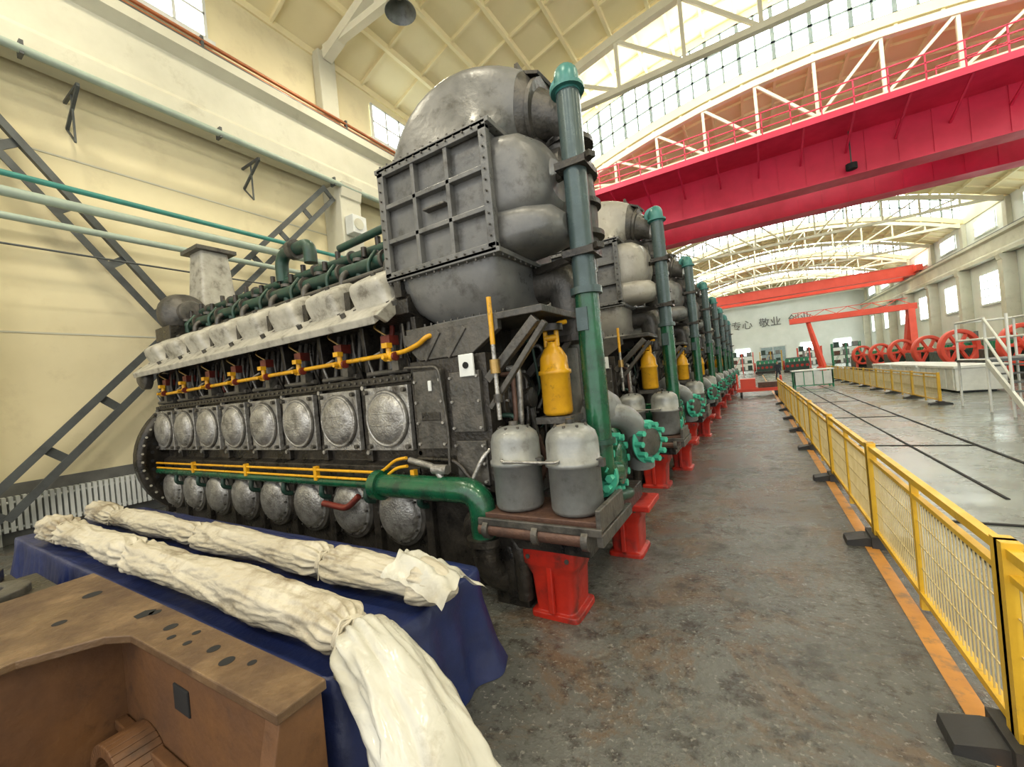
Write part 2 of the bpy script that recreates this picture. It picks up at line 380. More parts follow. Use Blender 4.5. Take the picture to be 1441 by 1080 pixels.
for y in(6,10.5,15,20,26,33):g.bb(1.55,3.35,y,y+.05,.001,.012,HOLE)
g.obj('floor_pit_cover_joints')
g=G((3.3,7.5,0));g.bb(3.4,4.1,7.2,7.75,.001,.02,STEEL);g.obj('steel_floor_plate')

# ------------------------------------------------------------------ engines
E=Vector((-5.5,3.8,0))
parts=[]
def part(name,g,bev=0):parts.append((name,g.mesh(name),bev))
CX=[-3.28-.77*i for i in range(8)]
g=G(E)
prof=[(3.1,.12),(3.1,.98),(3.0,1.02),(3.0,1.16),(3.08,1.2),(3.08,2.08),(3.34,2.2),(3.34,2.6),(3.02,2.7),(3.02,2.84),(3.42,3.3)]
prof=prof+[(7.6-y,z) for y,z in reversed(prof)]
g.prism(prof,'x',-8.9,-2.9,BLACK)
g.bb(-9.0,-1.75,3.16,4.44,0,.14,BLACK)
for i in range(9):
    x=CX[0]+.385-.77*i
    g.bb(x-.045,x+.045,3.02,3.2,1.2,2.08,BLACK);g.bb(x-.05,x+.05,3.03,3.2,.2,.98,BLACK)
    g.prism([(3.34,2.2),(3.1,2.1),(3.06,2.66),(3.34,2.66)],'x',x-.03,x+.03,BLACK)
    g.cyl((x,3.0,1.3),(x,3.02,1.3),.025,SILV,n=8);g.cyl((x,3.0,2.0),(x,3.02,2.0),.025,SILV,n=8)
g.bb(-8.9,-2.9,3.0,3.1,2.02,2.1,BLACK)
for i in range(60):
    x=-8.85+i*.1;g.cyl((x,2.985,1.09),(x,3.01,1.09),.018,DARK,n=6);g.cyl((x,2.985,2.06),(x,3.01,2.06),.016,DARK,n=6)
part('engine_block',g,.012)
g=G(E)
g.bb(-2.93,-2.02,3.0,4.6,.95,2.2,BLACK);g.bb(-2.9,-2.05,3.1,4.5,.12,1.0,BLACK)
g.bb(-2.85,-2.5,2.95,3.0,1.35,2.1,DARK);g.bb(-2.42,-2.08,2.96,3.02,1.5,2.05,DARK);g.bb(-2.42,-2.08,2.97,3.02,1.02,1.42,DARK)
for x in(-2.83,-2.52):
    for z in(1.4,1.6,1.8,2.0):g.cyl((x,2.93,z),(x,2.96,z),.016,SILV,n=6)
for x in(-2.40,-2.10):
    for z in(1.06,1.22,1.38,1.54,1.78,2.0):g.cyl((x,2.94,z),(x,2.97,z),.014,SILV,n=6)
g.lathe((-2.02,3.45,1.75),(1,0,0),[(.30,0),(.30,.06),(.24,.07),(.24,.12),(.1,.14),(.1,.2),(0,.2)],BLACK);g.bolts((-1.96,3.45,1.75),(1,0,0),.27,10,.016,.03,SILV)
g.lathe((-2.02,4.15,1.8),(1,0,0),[(.26,0),(.26,.06),(.2,.07),(.2,.12),(0,.14)],BLACK);g.bolts((-1.96,4.15,1.8),(1,0,0),.23,10,.016,.03,DARK)
g.lathe((-2.2,2.99,.62),(0,-1,0),[(.2,-.1),(.2,.05),(.15,.06),(.15,.1),(0,.1)],BLACK)
for y in(2.98,3.7,4.45):
    g.prism([(-2.78,2.2),(-2.15,2.2),(-1.85,2.38),(-1.85,2.47),(-2.95,2.47),(-2.95,2.38)],'y',y,y+.07,DARK)
    for x0,x1 in((-2.7,-2.5),(-2.42,-2.2)):g.beam((x0,y+.03,2.2),(x1,y+.03,2.45),.09,.05,DARK)
    g.beam((-2.02,y+.04,1.95),(-1.5,y+.04,2.42),.07,.08,DARK);g.beam((-2.02,y+.04,1.7),(-1.42,y+.04,2.38),.05,.05,DARK)
g.bb(-2.6,-2.15,3.1,4.4,2.2,2.45,BLACK)
g.bb(-2.92,-1.42,2.98,4.5,2.46,2.52,DARK)
g.bb(-2.66,-2.62,2.93,2.95,1.9,2.0,WHITE);g.bb(-2.27,-2.11,2.93,2.955,2.0,2.2,WHITE);g.cyl((-2.19,2.92,2.1),(-2.19,2.935,2.1),.03,HOLE,n=12)
g.bb(-2.78,-2.55,2.94,2.96,1.62,1.70,BLACK)
for z in(1.25,1.0):g.tube([(-2.9,2.97,z),(-2.4,2.93,z),(-2.2,2.95,z-.25),(-2.0,3.1,z-.3)],.02,BLACK,n=8,fil=.1)
g.tube([(-2.95,2.95,2.15),(-2.5,2.92,2.12),(-2.45,2.92,1.5),(-2.46,2.9,1.15)],.013,DARK,n=8,fil=.08)
part('gear_case',g,.012)
g=G(E)
for x in CX:
    g.box((x,3.0,1.66),(.63,.06,.66),SILV)
    g.lathe((x,2.97,1.66),(0,-1,0),[(.292,0),(.292,.035),(.272,.04),(.262,.03),(.24,.055),(.20,.078),(.12,.088),(0,.09)],SILV,n=36)
    g.lathe((x,2.965,1.66),(0,-1,0),[(.302,-.01),(.302,.008)],DARK,n=32)
    for sx in(-1,1):
        for sz in(-1,1):
            g.cyl((x+sx*.275,2.975,1.66+sz*.285),(x+sx*.275,2.93,1.66+sz*.285),.024,DARK,n=8)
    g.beam((x-.14,2.883,1.60),(x+.14,2.883,1.60),.012,.012,SILV,up=(0,1,0));g.beam((x-.14,2.883,1.72),(x+.14,2.883,1.72),.012,.012,SILV,up=(0,1,0))
    g.lathe((x,3.04,.66),(0,-1,0),[(.30,-.05),(.30,.03),(.27,.035),(.262,.06),(.24,.085),(.13,.11),(0,.12)],SILV,n=32)
    g.lathe((x,3.07,.66),(0,-1,0),[(.34,-.05),(.34,.04),(.30,.045)],DARK,n=32)
    g.bolts((x,3.0,.66),(0,-1,0),.285,12,.013,.025,DARK)
part('inspection_covers',g,.008)
g=G(E)
g.prism([(2.78,2.60),(2.76,2.68),(3.1,2.95),(3.14,2.86)],'x',-9.15,-3.12,CREAM)
g.prism([(2.76,2.68),(3.1,2.95),(3.14,2.80),(2.9,2.62)],'x',-3.12,-3.07,CREAM)
for x in CX:g.cyl((x+.38,2.86,2.76),(x+.38,2.84,2.8),.03,DARK,n=8)
part('rocker_gutter',g,.01)
g=G(E)
for x in CX:
    for sd in(0,1):
        A=math.radians(28)
        u=Vector((1,0,0));v=Vector((0,math.cos(A),math.sin(A)));w=Vector((0,-math.sin(A),math.cos(A)));c=Vector((x-.08,3.2,2.86))
        if sd:v.y*=-1;w.y*=-1;c.y=7.6-c.y
        secs=[]
        for h,k in((0,1),(.05,1),(.055,.93),(.24,.90),(.31,.84),(.34,.74),(.355,.5)):secs.append((c+w*h,u,v,.29*k,.25*k,7))
        g.loft(secs,CREAM,n=36)
        g.cyl(c+w*.35,c+w*.385,.03,DARK,n=8)
        g.box(c+w*.12+u*.37,(.09,.3,.2),BLACK)
        for sx in(-1,1):g.cyl(c+w*.05+u*.25*sx-v*.22,c+w*.1+u*.25*sx-v*.22,.02,DARK,n=6)
part('cylinder_head_covers',g)
g=G(E);random.seed(8)
for x in CX:
    for dx in(-.2,-.06,.1,.22):
        g.cyl((x+dx,3.12,2.12),(x+dx*.9,3.22,2.72),.028,random.choice([BLACK,DARK,REDD,BLACK]),n=10)
    g.cyl((x+.02,3.1,2.1),(x+.02,3.1,2.42),.06,DARK,n=12);g.box((x+.02,3.08,2.47),(.13,.13,.1),REDD)
    g.tube([(x+.02,3.08,2.5),(x-.1,2.98,2.62),(x-.18,3.15,2.72)],.012,BRASS,n=6,fil=.06)
    g.tube([(x-.22,3.05,2.1),(x-.22,2.98,2.3),(x-.02,2.98,2.35)],.014,SILV,n=6,fil=.05)
    g.tube([(x+.3,3.1,2.1),(x+.32,3.0,2.35),(x+.25,3.05,2.6)],.018,BLACK,n=6,fil=.08)
    g.cyl((x-.3,3.04,2.14),(x+.3,3.04,2.14),.03,DARK,n=10)
    g.box((x+.2,3.0,2.2),(.09,.1,.12),DARK)
part('valve_gear',g)
g=G(E)
g.tube([(-8.4,2.96,2.27),(-2.95,2.96,2.31),(-2.72,2.94,2.36),(-2.62,2.94,2.42),(-2.6,3.1,2.44)],.024,YEL,n=12,fil=.12)
for x in CX:
    X=x+.12
    g.cyl((X-.06,2.96,2.28),(X+.06,2.96,2.28),.038,YEL,n=10);g.cyl((X,2.96,2.24),(X,2.96,2.4),.028,YEL,n=10)
    g.box((X,2.94,2.4),(.08,.07,.05),YEL);g.cyl((X,2.92,2.28),(X,2.87,2.28),.022,YEL,n=8)
    g.cyl((X+.1,2.93,2.28),(X+.13,2.93,2.28),.045,REDD,n=8)
for z,a in((1.04,-3.1),(1.12,-3.1)):
    g.tube([(-8.9,2.9,z),(-3.35,2.88,z),(a,2.86,z+.14),(-2.95,2.86,z+.16)],.016,YEL,n=8,fil=.08)
for i in range(0,8,2):g.box((CX[i]+.38,2.89,1.08),(.05,.05,.16),YEL)
part('fuel_pipes',g)
g=G(E)
g.tube([(-8.9,2.93,.98),(-3.3,2.93,.98)],.055,GREEN,n=14)
g.cyl((-3.4,2.86,1.0),(-3.3,2.86,1.0),.15,GREEN,n=20)
g.tube([(-3.3,2.86,1.0),(-2.10,2.86,1.0),(-2.10,2.86,.60)],.115,GREEN,n=20,fil=.30,seg=8)
g.cyl((-2.10,2.86,.56),(-2.10,2.86,.62),.16,BLACK,n=20)
g.tube([(-2.10,2.86,.58),(-2.10,2.88,.3),(-1.95,3.1,.15)],.125,BLACK,n=20,fil=.2,seg=8)
for x in CX:g.tube([(x+.38,2.95,.98),(x+.38,2.92,.8),(x+.38,3.08,.75)],.03,DGREEN,n=10,fil=.06)
g.tube([(-4.3,2.85,.75),(-3.9,2.85,.72),(-3.75,2.9,.85)],.035,REDD,n=10,fil=.08)
g.tube([(-2.95,2.9,1.25),(-2.6,2.86,1.2),(-2.5,2.86,1.05)],.03,SILV,n=10,fil=.08)
g.cyl((-2.62,2.86,1.18),(-2.45,2.86,1.18),.045,SILV,n=12)
part('coolant_pipes',g)
g=G(E)
g.tube([(-8.5,3.62,3.72),(-3.1,3.62,3.72)],.06,DGREEN,n=14)
g.tube([(-8.6,3.45,3.48),(-3.1,3.45,3.48)],.085,DGREEN,n=14)
g.tube([(-8.6,3.9,3.5),(-3.1,3.9,3.5)],.17,BLACK,n=18)
g.bb(-8.7,-3.1,3.4,4.2,3.2,3.36,BLACK)
for i,x in enumerate(CX[:]):
    g.cyl((x,3.45,3.2),(x,3.45,3.5),.05,DGREEN,n=12);g.cyl((x,3.45,3.56),(x,3.45,3.6),.07,DARK,n=12)
    g.cyl((x+.2,3.6,3.3),(x+.2,3.6,3.86),.035,BLACK,n=10);g.box((x+.2,3.58,3.6),(.12,.12,.1),DARK)
    g.tube([(x-.15,3.3,3.1),(x-.15,3.3,3.4),(x-.15,3.45,3.48)],.04,DARK,n=10,fil=.1)
    g.cyl((x+.05,3.5,3.62),(x+.05,3.5,3.74),.035,BLACK,n=8)
    g.cyl((x-.32,3.45,3.48),(x-.28,3.45,3.48),.12,DARK,n=16);g.cyl((x-.32,3.62,3.72),(x-.29,3.62,3.72),.09,DARK,n=16)
    g.tube([(x+.3,3.35,3.2),(x+.32,3.3,3.45),(x+.3,3.45,3.62)],.025,DGREEN,n=8,fil=.08)
g.tube([(-5.9,3.6,3.72),(-5.9,3.6,4.12),(-5.2,3.6,4.12),(-5.2,3.6,3.85)],.09,DGREEN,n=14,fil=.2)
g.cyl((-5.6,3.6,4.12),(-5.5,3.6,4.12),.14,DARK,n=16)
g.tube([(-4.6,3.62,3.9),(-3.1,3.62,3.98)],.05,DGREEN,n=10)
g.tube([(-8.2,3.3,3.25),(-3.1,3.3,3.32)],.03,DARK,n=8)
part('top_manifolds',g)
g=G(E)
g.bb(-9.35,-8.75,3.2,4.4,2.0,3.5,BLACK)
g.lathe((-9.2,3.55,3.75),(1,0,0),[(.1,-.1),(.34,-.05),(.40,.1),(.36,.28),(.2,.38),(.2,.5),(0,.5)],DARK)
g.lathe((-9.2,3.0,2.6),(0,-1,0),[(.2,0),(.2,.1),(.12,.14),(0,.14)],DARK)
part('end_turbine',g,.01)
g=G(E)
g.loft([((-9.25,4.15,3.5),(1,0,0),(0,1,0),.36,.36,8),((-9.25,4.15,5.05),(1,0,0),(0,1,0),.25,.25,8)],CREAM,n=32)
g.bb(-9.6,-8.9,3.8,4.5,5.05,5.12,DARK)
part('exhaust_stack',g)
g=G(E)
c=(-9.08,3.8,1.16)
g.lathe(c,(1,0,0),[(.5,.14),(.55,.1),(1.0,.09),(1.02,.13),(1.13,.13),(1.13,-.1),(.2,-.1)],BLACK,n=48);g.cyl((-9.1,3.8,1.16),(-8.9,3.8,1.16),.5,BLACK)
g.bolts((-8.99,3.8,1.16),(1,0,0),.93,40,.03,.006,HOLE);g.bolts((-8.95,3.8,1.16),(1,0,0),1.075,48,.02,.012,CREAM)
part('flywheel',g)
g=G(E)
x0,x1,y0,y1,z0,z1=-3.08,-1.83,3.06,4.2,3.08,4.13
g.bb(x0,x1,y0,y1,z0,z1,GREY)
F=2.99
for x in(x0,x0+.42,x0+.83,x1):g.bb(x-.022,x+.022,F,y0+.02,z0,z1,GREY)
for z in(z0,z0+.35,z0+.70,z1):g.bb(x0,x1,F,y0+.02,z-.022,z+.022,GREY)
g.bb(x0-.04,x1+.04,y0-.08,y0-.03,z0-.04,z0+.04,GREY);g.bb(x0-.04,x1+.04,y0-.08,y0-.03,z1-.04,z1+.04,GREY)
g.bb(x0-.04,x0+.04,y0-.08,y0-.03,z0,z1,GREY);g.bb(x1-.04,x1+.04,y0-.08,y0-.03,z0,z1,GREY)
g.bb(-2.56,-2.3,F-.01,y0,3.60,3.62,DARK)
for z,hh in((z0-.03,.045),(z1+.03,.045)):g.bb(x0-.07,x1+.07,y0-.08,y1+.07,z-hh/2,z+hh/2,GREY)
for i in range(14):
    x=x0+i*(x1-x0)/13
    g.cyl((x,F-.03,z0+.0),(x,F-.015,z0+.0),.010,DARK,n=6);g.cyl((x,F-.03,z1+.0),(x,F-.015,z1+.0),.010,DARK,n=6)
    for z in(z0-.065,z1+.055):g.cyl((x,F+.01,z-.01),(x,F+.01,z+.02),.012,DARK,n=6)
for i in range(12):
    z=z0+i*(z1-z0)/11
    for x in(x0-.0,x1+.0):g.cyl((x,F-.03,z),(x,F-.015,z),.010,DARK,n=6)
    y=y0+i*(y1-y0)/11;g.cyl((x1+.05,y,z0-.07),(x1+.05,y,z0),.012,DARK,n=6);g.cyl((x1+.05,y,z1),(x1+.05,y,z1+.07),.012,DARK,n=6)
part('charge_air_cooler',g,.01)
g=G(E)
U=(1,0,0);V=(0,1,0)
g.loft([((-2.455,3.62,3.05),U,V,.63,.58,10),((-2.455,3.62,2.95),U,V,.625,.575,8),((-2.44,3.62,2.82),U,V,.60,.55,6),((-2.41,3.62,2.70),U,V,.55,.51,5),((-2.38,3.62,2.61),U,V,.48,.46,4),((-2.36,3.62,2.56),U,V,.42,.42,4)],GREY,n=60)
g.loft([((-2.36,3.62,2.56),U,V,.50,.48,5),((-2.36,3.62,2.52),U,V,.50,.48,5)],GREY,n=48)
for i in range(12):g.cyl((-2.82+.085*i,3.155,2.55),(-2.82+.085*i,3.155,2.58),.012,DARK,n=6)
pv=Vector((-1.80,3.62,4.15));secs=[]
for k in range(15):
    t=k/14;ph=math.radians(100*t);R=.655*(1-t)+.44*t;hu=.61*(1-t)+.33*t;hv=.55*(1-t**1.6)+.30*t**1.6
    bl=1+.07*math.sin(PI*min(1,t*1.3))
    c=pv+Vector((-math.cos(ph)*R*bl,0.12*t,math.sin(ph)*R*bl));u=Vector((math.cos(ph),0,-math.sin(ph)))
    secs.append((c,u,(0,1,0),hu,hv,9*(1-t)**1.2+2.6))
g.loft(secs,GREY,n=64)
c=secs[-1][0];u=Vector((math.cos(math.radians(100)),0,-math.sin(math.radians(100))))
g.loft([(c,u,V,.33,.30,2.4),(c+Vector((.1,.02,-.05)),u,V,.25,.25,2),(c+Vector((.25,.06,-.12)),u,V,.2,.2,2),(c+Vector((.35,.1,-.2)),u,V,.2,.2,2)],DARK,n=40)
g.cyl(c+Vector((.1,.02,-.05)),c+Vector((.14,.02,-.06)),.30,DARK,n=28)
g.loft([((-1.86,3.55,3.75),(0,1,0),(0,0,1),.46,.40,5),((-1.62,3.57,3.75),(0,1,0),(0,0,1),.44,.38,4),((-1.48,3.6,3.75),(0,1,0),(0,0,1),.37,.31,3),((-1.42,3.62,3.75),(0,1,0),(0,0,1),.22,.18,2.5)],GREY,n=48)
g.loft([((-1.9,3.45,3.27),(0,1,0),(0,0,1),.36,.20,4),((-1.6,3.45,3.27),(0,1,0),(0,0,1),.34,.19,3),((-1.4,3.47,3.27),(0,1,0),(0,0,1),.28,.17,2.5),((-1.32,3.5,3.27),(0,1,0),(0,0,1),.14,.1,2)],GREY,n=40)
part('air_ducts',g)
g=G(E)
g.lathe((-1.95,4.0,3.95),(1,0,0),[(.5,0),(.52,.15),(.46,.3),(.3,.38),(.3,.5),(.2,.52),(.2,.6),(0,.6)],DARK,n=32)
g.tube([(-1.5,3.95,4.3),(-1.42,4.0,4.0),(-1.42,4.1,3.5),(-1.5,4.15,3.0)],.19,DARK,n=20,fil=.2)
for z in(4.2,3.9,3.6,3.3):g.cyl((-1.42,4.0+(4-z)*.1,z),(-1.42,4.0+(4-z)*.1,z+.05),.24,BLACK,n=24)
g.tube([(-1.9,3.9,2.9),(-1.55,3.9,2.9),(-1.5,3.9,2.3)],.2,DARK,n=20,fil=.2)
g.cyl((-1.5,3.9,2.25),(-1.5,3.9,2.31),.27,BLACK,n=24)
g.cyl((-1.9,4.3,1.4),(-1.9,4.3,2.6),.3,BLACK,n=24);g.cyl((-1.7,3.95,1.3),(-1.7,3.95,2.2),.16,DARK,n=20)
g.beam((-1.95,3.8,5.03),(-1.5,3.75,4.80),.34,.03,BLACK);g.beam((-1.75,3.6,4.95),(-1.75,3.9,4.9),.04,.12,BLACK)
random.seed(4)
for k in range(18):
    y=3.15+random.random()*1.2;z=1.3+random.random()*1.1
    g.tube([(-2.0,y,z),(-1.88,y,z),(-1.86,y+random.uniform(-.1,.1),z-random.uniform(.2,.6)),(-2.0,y,z-.7)],random.choice([.015,.022,.03]),random.choice([BLACK,DARK,RUST,SILV,DGREEN]),n=8,fil=.06)
part('turbocharger',g,.008)
g=G(E)
px,py=-1.22,3.5
g.cyl((px,py,1.2),(px,py,2.62),.105,GREEN,n=24);g.cyl((px,py,2.62),(px,py,2.68),.14,TEAL,n=24)
g.cyl((px,py,2.68),(px,py,4.45),.105,TEAL,n=24)
g.tube([(px,py,4.4),(px,py,4.60),(px-.1,py+.28,4.60)],.11,TEALC,n=20,fil=.15)
for z in(4.42,):g.cyl((px,py,z),(px,py,z+.03),.15,TEALC,n=24)
g.cyl((px-.08,py+.2,4.60),(px-.1,py+.25,4.60),.155,TEALC,n=24)
for z in(2.98,3.75):
    g.box((px,py,z),(.28,.26,.06),BLACK);g.beam((px,py,z),(-1.8,3.7,z),.06,.06,BLACK);g.beam((px,py,z+.02),(px+.2,py-.1,z+.02),.08,.05,BLACK)
g.tube([(px,py,1.25),(px,py,1.05),(px+.02,py+.25,1.0)],.105,GREEN,n=20,fil=.12)
for z in(1.3,):g.cyl((px,py,z),(px,py,z+.04),.135,DGREEN,n=20)
g.bb(px-.07,px+.03,py-.12,py-.09,2.3,2.5,TEAL)
part('vertical_coolant_pipe',g)
g=G(E)
for x in(-1.80,-1.28):
    g.lathe((x,3.0,.86),(0,0,1),[(0,0),(.19,0),(.205,.03),(.205,.36),(.225,.365),(.225,.40),(.21,.405),(.207,.56),(.19,.62),(.13,.67),(.05,.685),(0,.685)],CANM,n=36)
    g.cyl((x,3.0,1.54),(x,3.0,1.58),.04,DARK,n=8);g.box((x+.23,2.98,1.245),(.06,.05,.06),DARK)
    g.bolts((x,3.0,1.5),(0,0,1),.13,8,.012,.04,DARK)
g.tube([(-1.3,2.85,1.3),(-1.32,2.76,1.28),(-1.8,2.76,1.28),(-1.82,2.8,1.3)],.012,SILV,n=6,fil=.04)
g.tube([(-1.8,3.2,1.45),(-1.95,3.3,1.5),(-2.1,2.95,1.3),(-2.2,2.9,1.1)],.02,SILV,n=8,fil=.1)
part('oil_filter_canisters',g)
g=G(E)
g.bb(-2.05,-1.02,2.78,3.3,.78,.85,RUST)
g.cyl((-2.05,2.75,.73),(-1.15,2.75,.73),.055,RUST,n=14)
for x in(-2.0,-1.55,-1.15):g.cyl((x,2.75,.73),(x+.05,2.75,.73),.08,DARK,n=14)
g.beam((-1.02,2.72,.74),(-1.02,3.5,.74),.05,.09,DARK);g.beam((-2.05,2.72,.8),(-1.0,2.72,.8),.03,.06,DARK)
g.bb(-1.04,-1.0,2.72,3.3,.8,.96,DARK)
g.tube([(-2.05,3.0,.7),(-1.9,3.0,.45),(-1.95,3.05,.1)],.12,BLACK,n=14,fil=.15)
g.tube([(-1.95,2.95,.75),(-1.78,2.9,.55),(-1.8,2.95,.1)],.07,BLACK,n=14,fil=.15)
g.bb(-2.05,-1.15,2.85,4.5,.55,.72,BLACK);g.bb(-2.1,-1.78,2.95,4.5,0,.6,BLACK)
part('filter_tray',g,.008)
g=G(E)
for (x,y) in((-1.52,3.08),(-1.3,4.36)):
    w=.2 if y<4 else .17
    rs=[]
    for z,k,d in((0,1.05,1.05),(.04,1.05,1.05),(.05,.82,.9),(.33,.92,.95),(.42,1.12,1.1),(.44,1.2,1.15),(.56,1.2,1.15)):
        rs.append(((x,y,z),(1,0,0),(0,1,0),w*k,.2*d,9))
    g.loft(rs,RED,n=32)
    g.beam((x+.0,y-.22,.06),(x+.0,y-.2,.45),.04,.05,RED)
    for q in(-1,1):g.cyl((x+q*w*.85,y-.24,.5),(x+q*w*.85,y-.22,.5),.02,DARK,n=6)
g.bb(-1.2,-1.0,4.1,4.6,.5,.56,RED)
part('mounting_feet',g,.01)
g=G(E)
cx,cy=-1.56,3.42
g.lathe((cx,cy,1.58),(0,0,1),[(0,0),(.12,0),(.135,.03),(.135,.36),(.15,.37),(.15,.40),(.13,.41),(.125,.52),(.08,.6),(.05,.63),(.05,.66),(0,.66)],YEL,n=30)
for dx in(-.06,.05):g.tube([(cx+dx,cy,2.2),(cx+dx,cy,2.4),(cx+dx*2.2,cy+.1,2.42)],.022,YEL,n=10,fil=.08)
g.cyl((cx-.06,cy-.0,2.28),(cx+.06,cy,2.28),.03,YEL,n=10);g.cyl((cx,cy,2.34),(cx,cy,2.4),.11,BLACK,n=20)
g.tube([(cx-.35,cy-.45,2.66),(cx-.35,cy-.45,2.3),(cx-.35,cy-.45,2.25)],.022,YEL,n=10);g.cyl((cx-.35,cy-.45,1.6),(cx-.35,cy-.45,2.25),.02,SILV,n=10)
g.cyl((cx-.35,cy-.45,2.0),(cx-.35,cy-.45,2.12),.045,BRASS,n=10);g.cyl((cx-.35,cy-.45,1.75),(cx-.35,cy-.45,1.82),.04,DARK,n=10)
g.box((cx,cy+.02,1.54),(.34,.3,.06),DARK)
part('centrifugal_oil_filter',g)
g=G(E)
g.cyl((-1.75,3.86,1.05),(-1.2,3.86,1.05),.22,GREEN,n=28);g.lathe((-1.25,3.86,1.05),(1,0,0),[(.31,-.05),(.31,.0),(.2,.03),(.2,.1),(.12,.12),(0,.12)],GREEN)
g.bolts((-1.25,3.86,1.05),(1,-.0,0),.255,12,.036,.10,CYAN)
g.cyl((-1.3,3.5,1.0),(-1.3,3.56,1.0),.2,CYAN,n=24);g.bolts((-1.3,3.42,1.0),(0,1,0),.15,10,.034,.18,CYAN)
g.tube([(-1.9,4.0,1.45),(-1.35,4.05,1.5),(-1.15,4.2,1.45),(-1.1,4.35,1.2),(-1.1,4.4,.9)],.13,GREYL,n=20,fil=.2)
g.lathe((-1.05,4.36,1.17),(1,-.5,0),[(0,.1),(.14,.1),(.14,.05),(.22,.05),(.22,0),(.1,0)],DARK);g.lathe((-1.05,4.36,1.17),(1,-.5,0),[(.15,.055),(.225,.055),(.225,.04)],CYAN);g.bolts((-1.03,4.34,1.17),(1,-.5,0),.18,10,.03,.12,CYAN)
g.lathe((-1.35,4.1,1.55),(1,-.2,.2),[(0,.15),(.12,.14),(.2,.05),(.22,-.05),(.15,-.2)],GREYL)
g.cyl((-1.6,4.0,.7),(-1.6,4.0,1.0),.2,DGREEN,n=24)
g.tube([(-1.3,3.62,.85),(-1.15,3.6,.8),(-1.1,3.9,.75),(-1.3,4.2,.7)],.05,DGREEN,n=12,fil=.1)
part('coolant_pump',g,.005)
NE=8
for k in range(NE):
    e=empty('marine_diesel_engine',E+Vector((0,3.9*k,0)))
    for nm,me,bev in parts:
        if k>2 and nm in('flywheel','valve_gear','fuel_pipes'):continue
        o=bpy.data.objects.new(nm,me);scene.collection.objects.link(o);o.parent=e
        if bev and k<3:addbev(o,bev)
        if k in(1,4) and nm=='air_ducts':
            for sl in o.material_slots:
                if sl.material==GREY:sl.link='OBJECT';sl.material=GREYB

# ------------------------------------------------------------------ tarp table
g=G((-4.65,1.62,0))
def perim(n,x0,x1,y0,y1,r):
    pts=[];
    for cx,cy,a0 in((x1-r,y0+r,-PI/2),(x1-r,y1-r,0),(x0+r,y1-r,PI/2),(x0+r,y0+r,PI)):
        for k in range(7):pts.append((cx+r*math.cos(a0+k*PI/12),cy+r*math.sin(a0+k*PI/12)))
    pts.append(pts[0]);L=[0]
    for a,b in zip(pts,pts[1:]):L.append(L[-1]+math.dist(a,b))
    out=[];j=0
    for i in range(n):
        s=L[-1]*i/n
        while L[j+1]<s:j+=1
        t=(s-L[j])/(L[j+1]-L[j]);p=(pts[j][0]*(1-t)+pts[j+1][0]*t,pts[j][1]*(1-t)+pts[j+1][1]*t);out.append((p,s))
    return out
P=perim(460,-7.6,-1.74,1.09,2.28,.05)
rs=[]
def dirn(p):
    dx=0;dy=0
    if p[0]>-1.80:dx=1
    if p[0]<-7.54:dx=-1
    if p[1]>2.22:dy=1
    if p[1]<1.15:dy=-1
    v=Vector((dx,dy,0));return v.normalized() if v.length else Vector((0,0,0))
for z,k in((.645,-.25),(.65,-.03),(.64,0),(.62,.012),(.56,.02),(.5,.03),(.42,.045),(.35,.06),(.27,.075),(.2,.09),(.12,.105),(.06,.12),(.01,.13)):
    r=[]
    for p,s in P:
        d=dirn(p);w=(.66-z)/.66
        kk=k*(.6 if d.y<-.5 else 1)
        f=(math.sin(s*9+2*math.sin(s*2.3)+w*1.5)*.04+math.sin(s*23+s*s)*.015+.03*noise.noise(Vector((s*3,z*4,0))))*min(1,w*1.6)*(.6 if d.y<-.5 else 1.2)
        off=kk+f if k>0 else k*.15
        zz=z if z>.02 else .004
        r.append(Vector((p[0],p[1],zz))+d*off+Vector((0,0,.008*noise.noise((p[0]*3,p[1]*3,z)))))
    rs.append(r)
g.rings(rs,TARP)
g.obj('blue_tarpaulin_table')
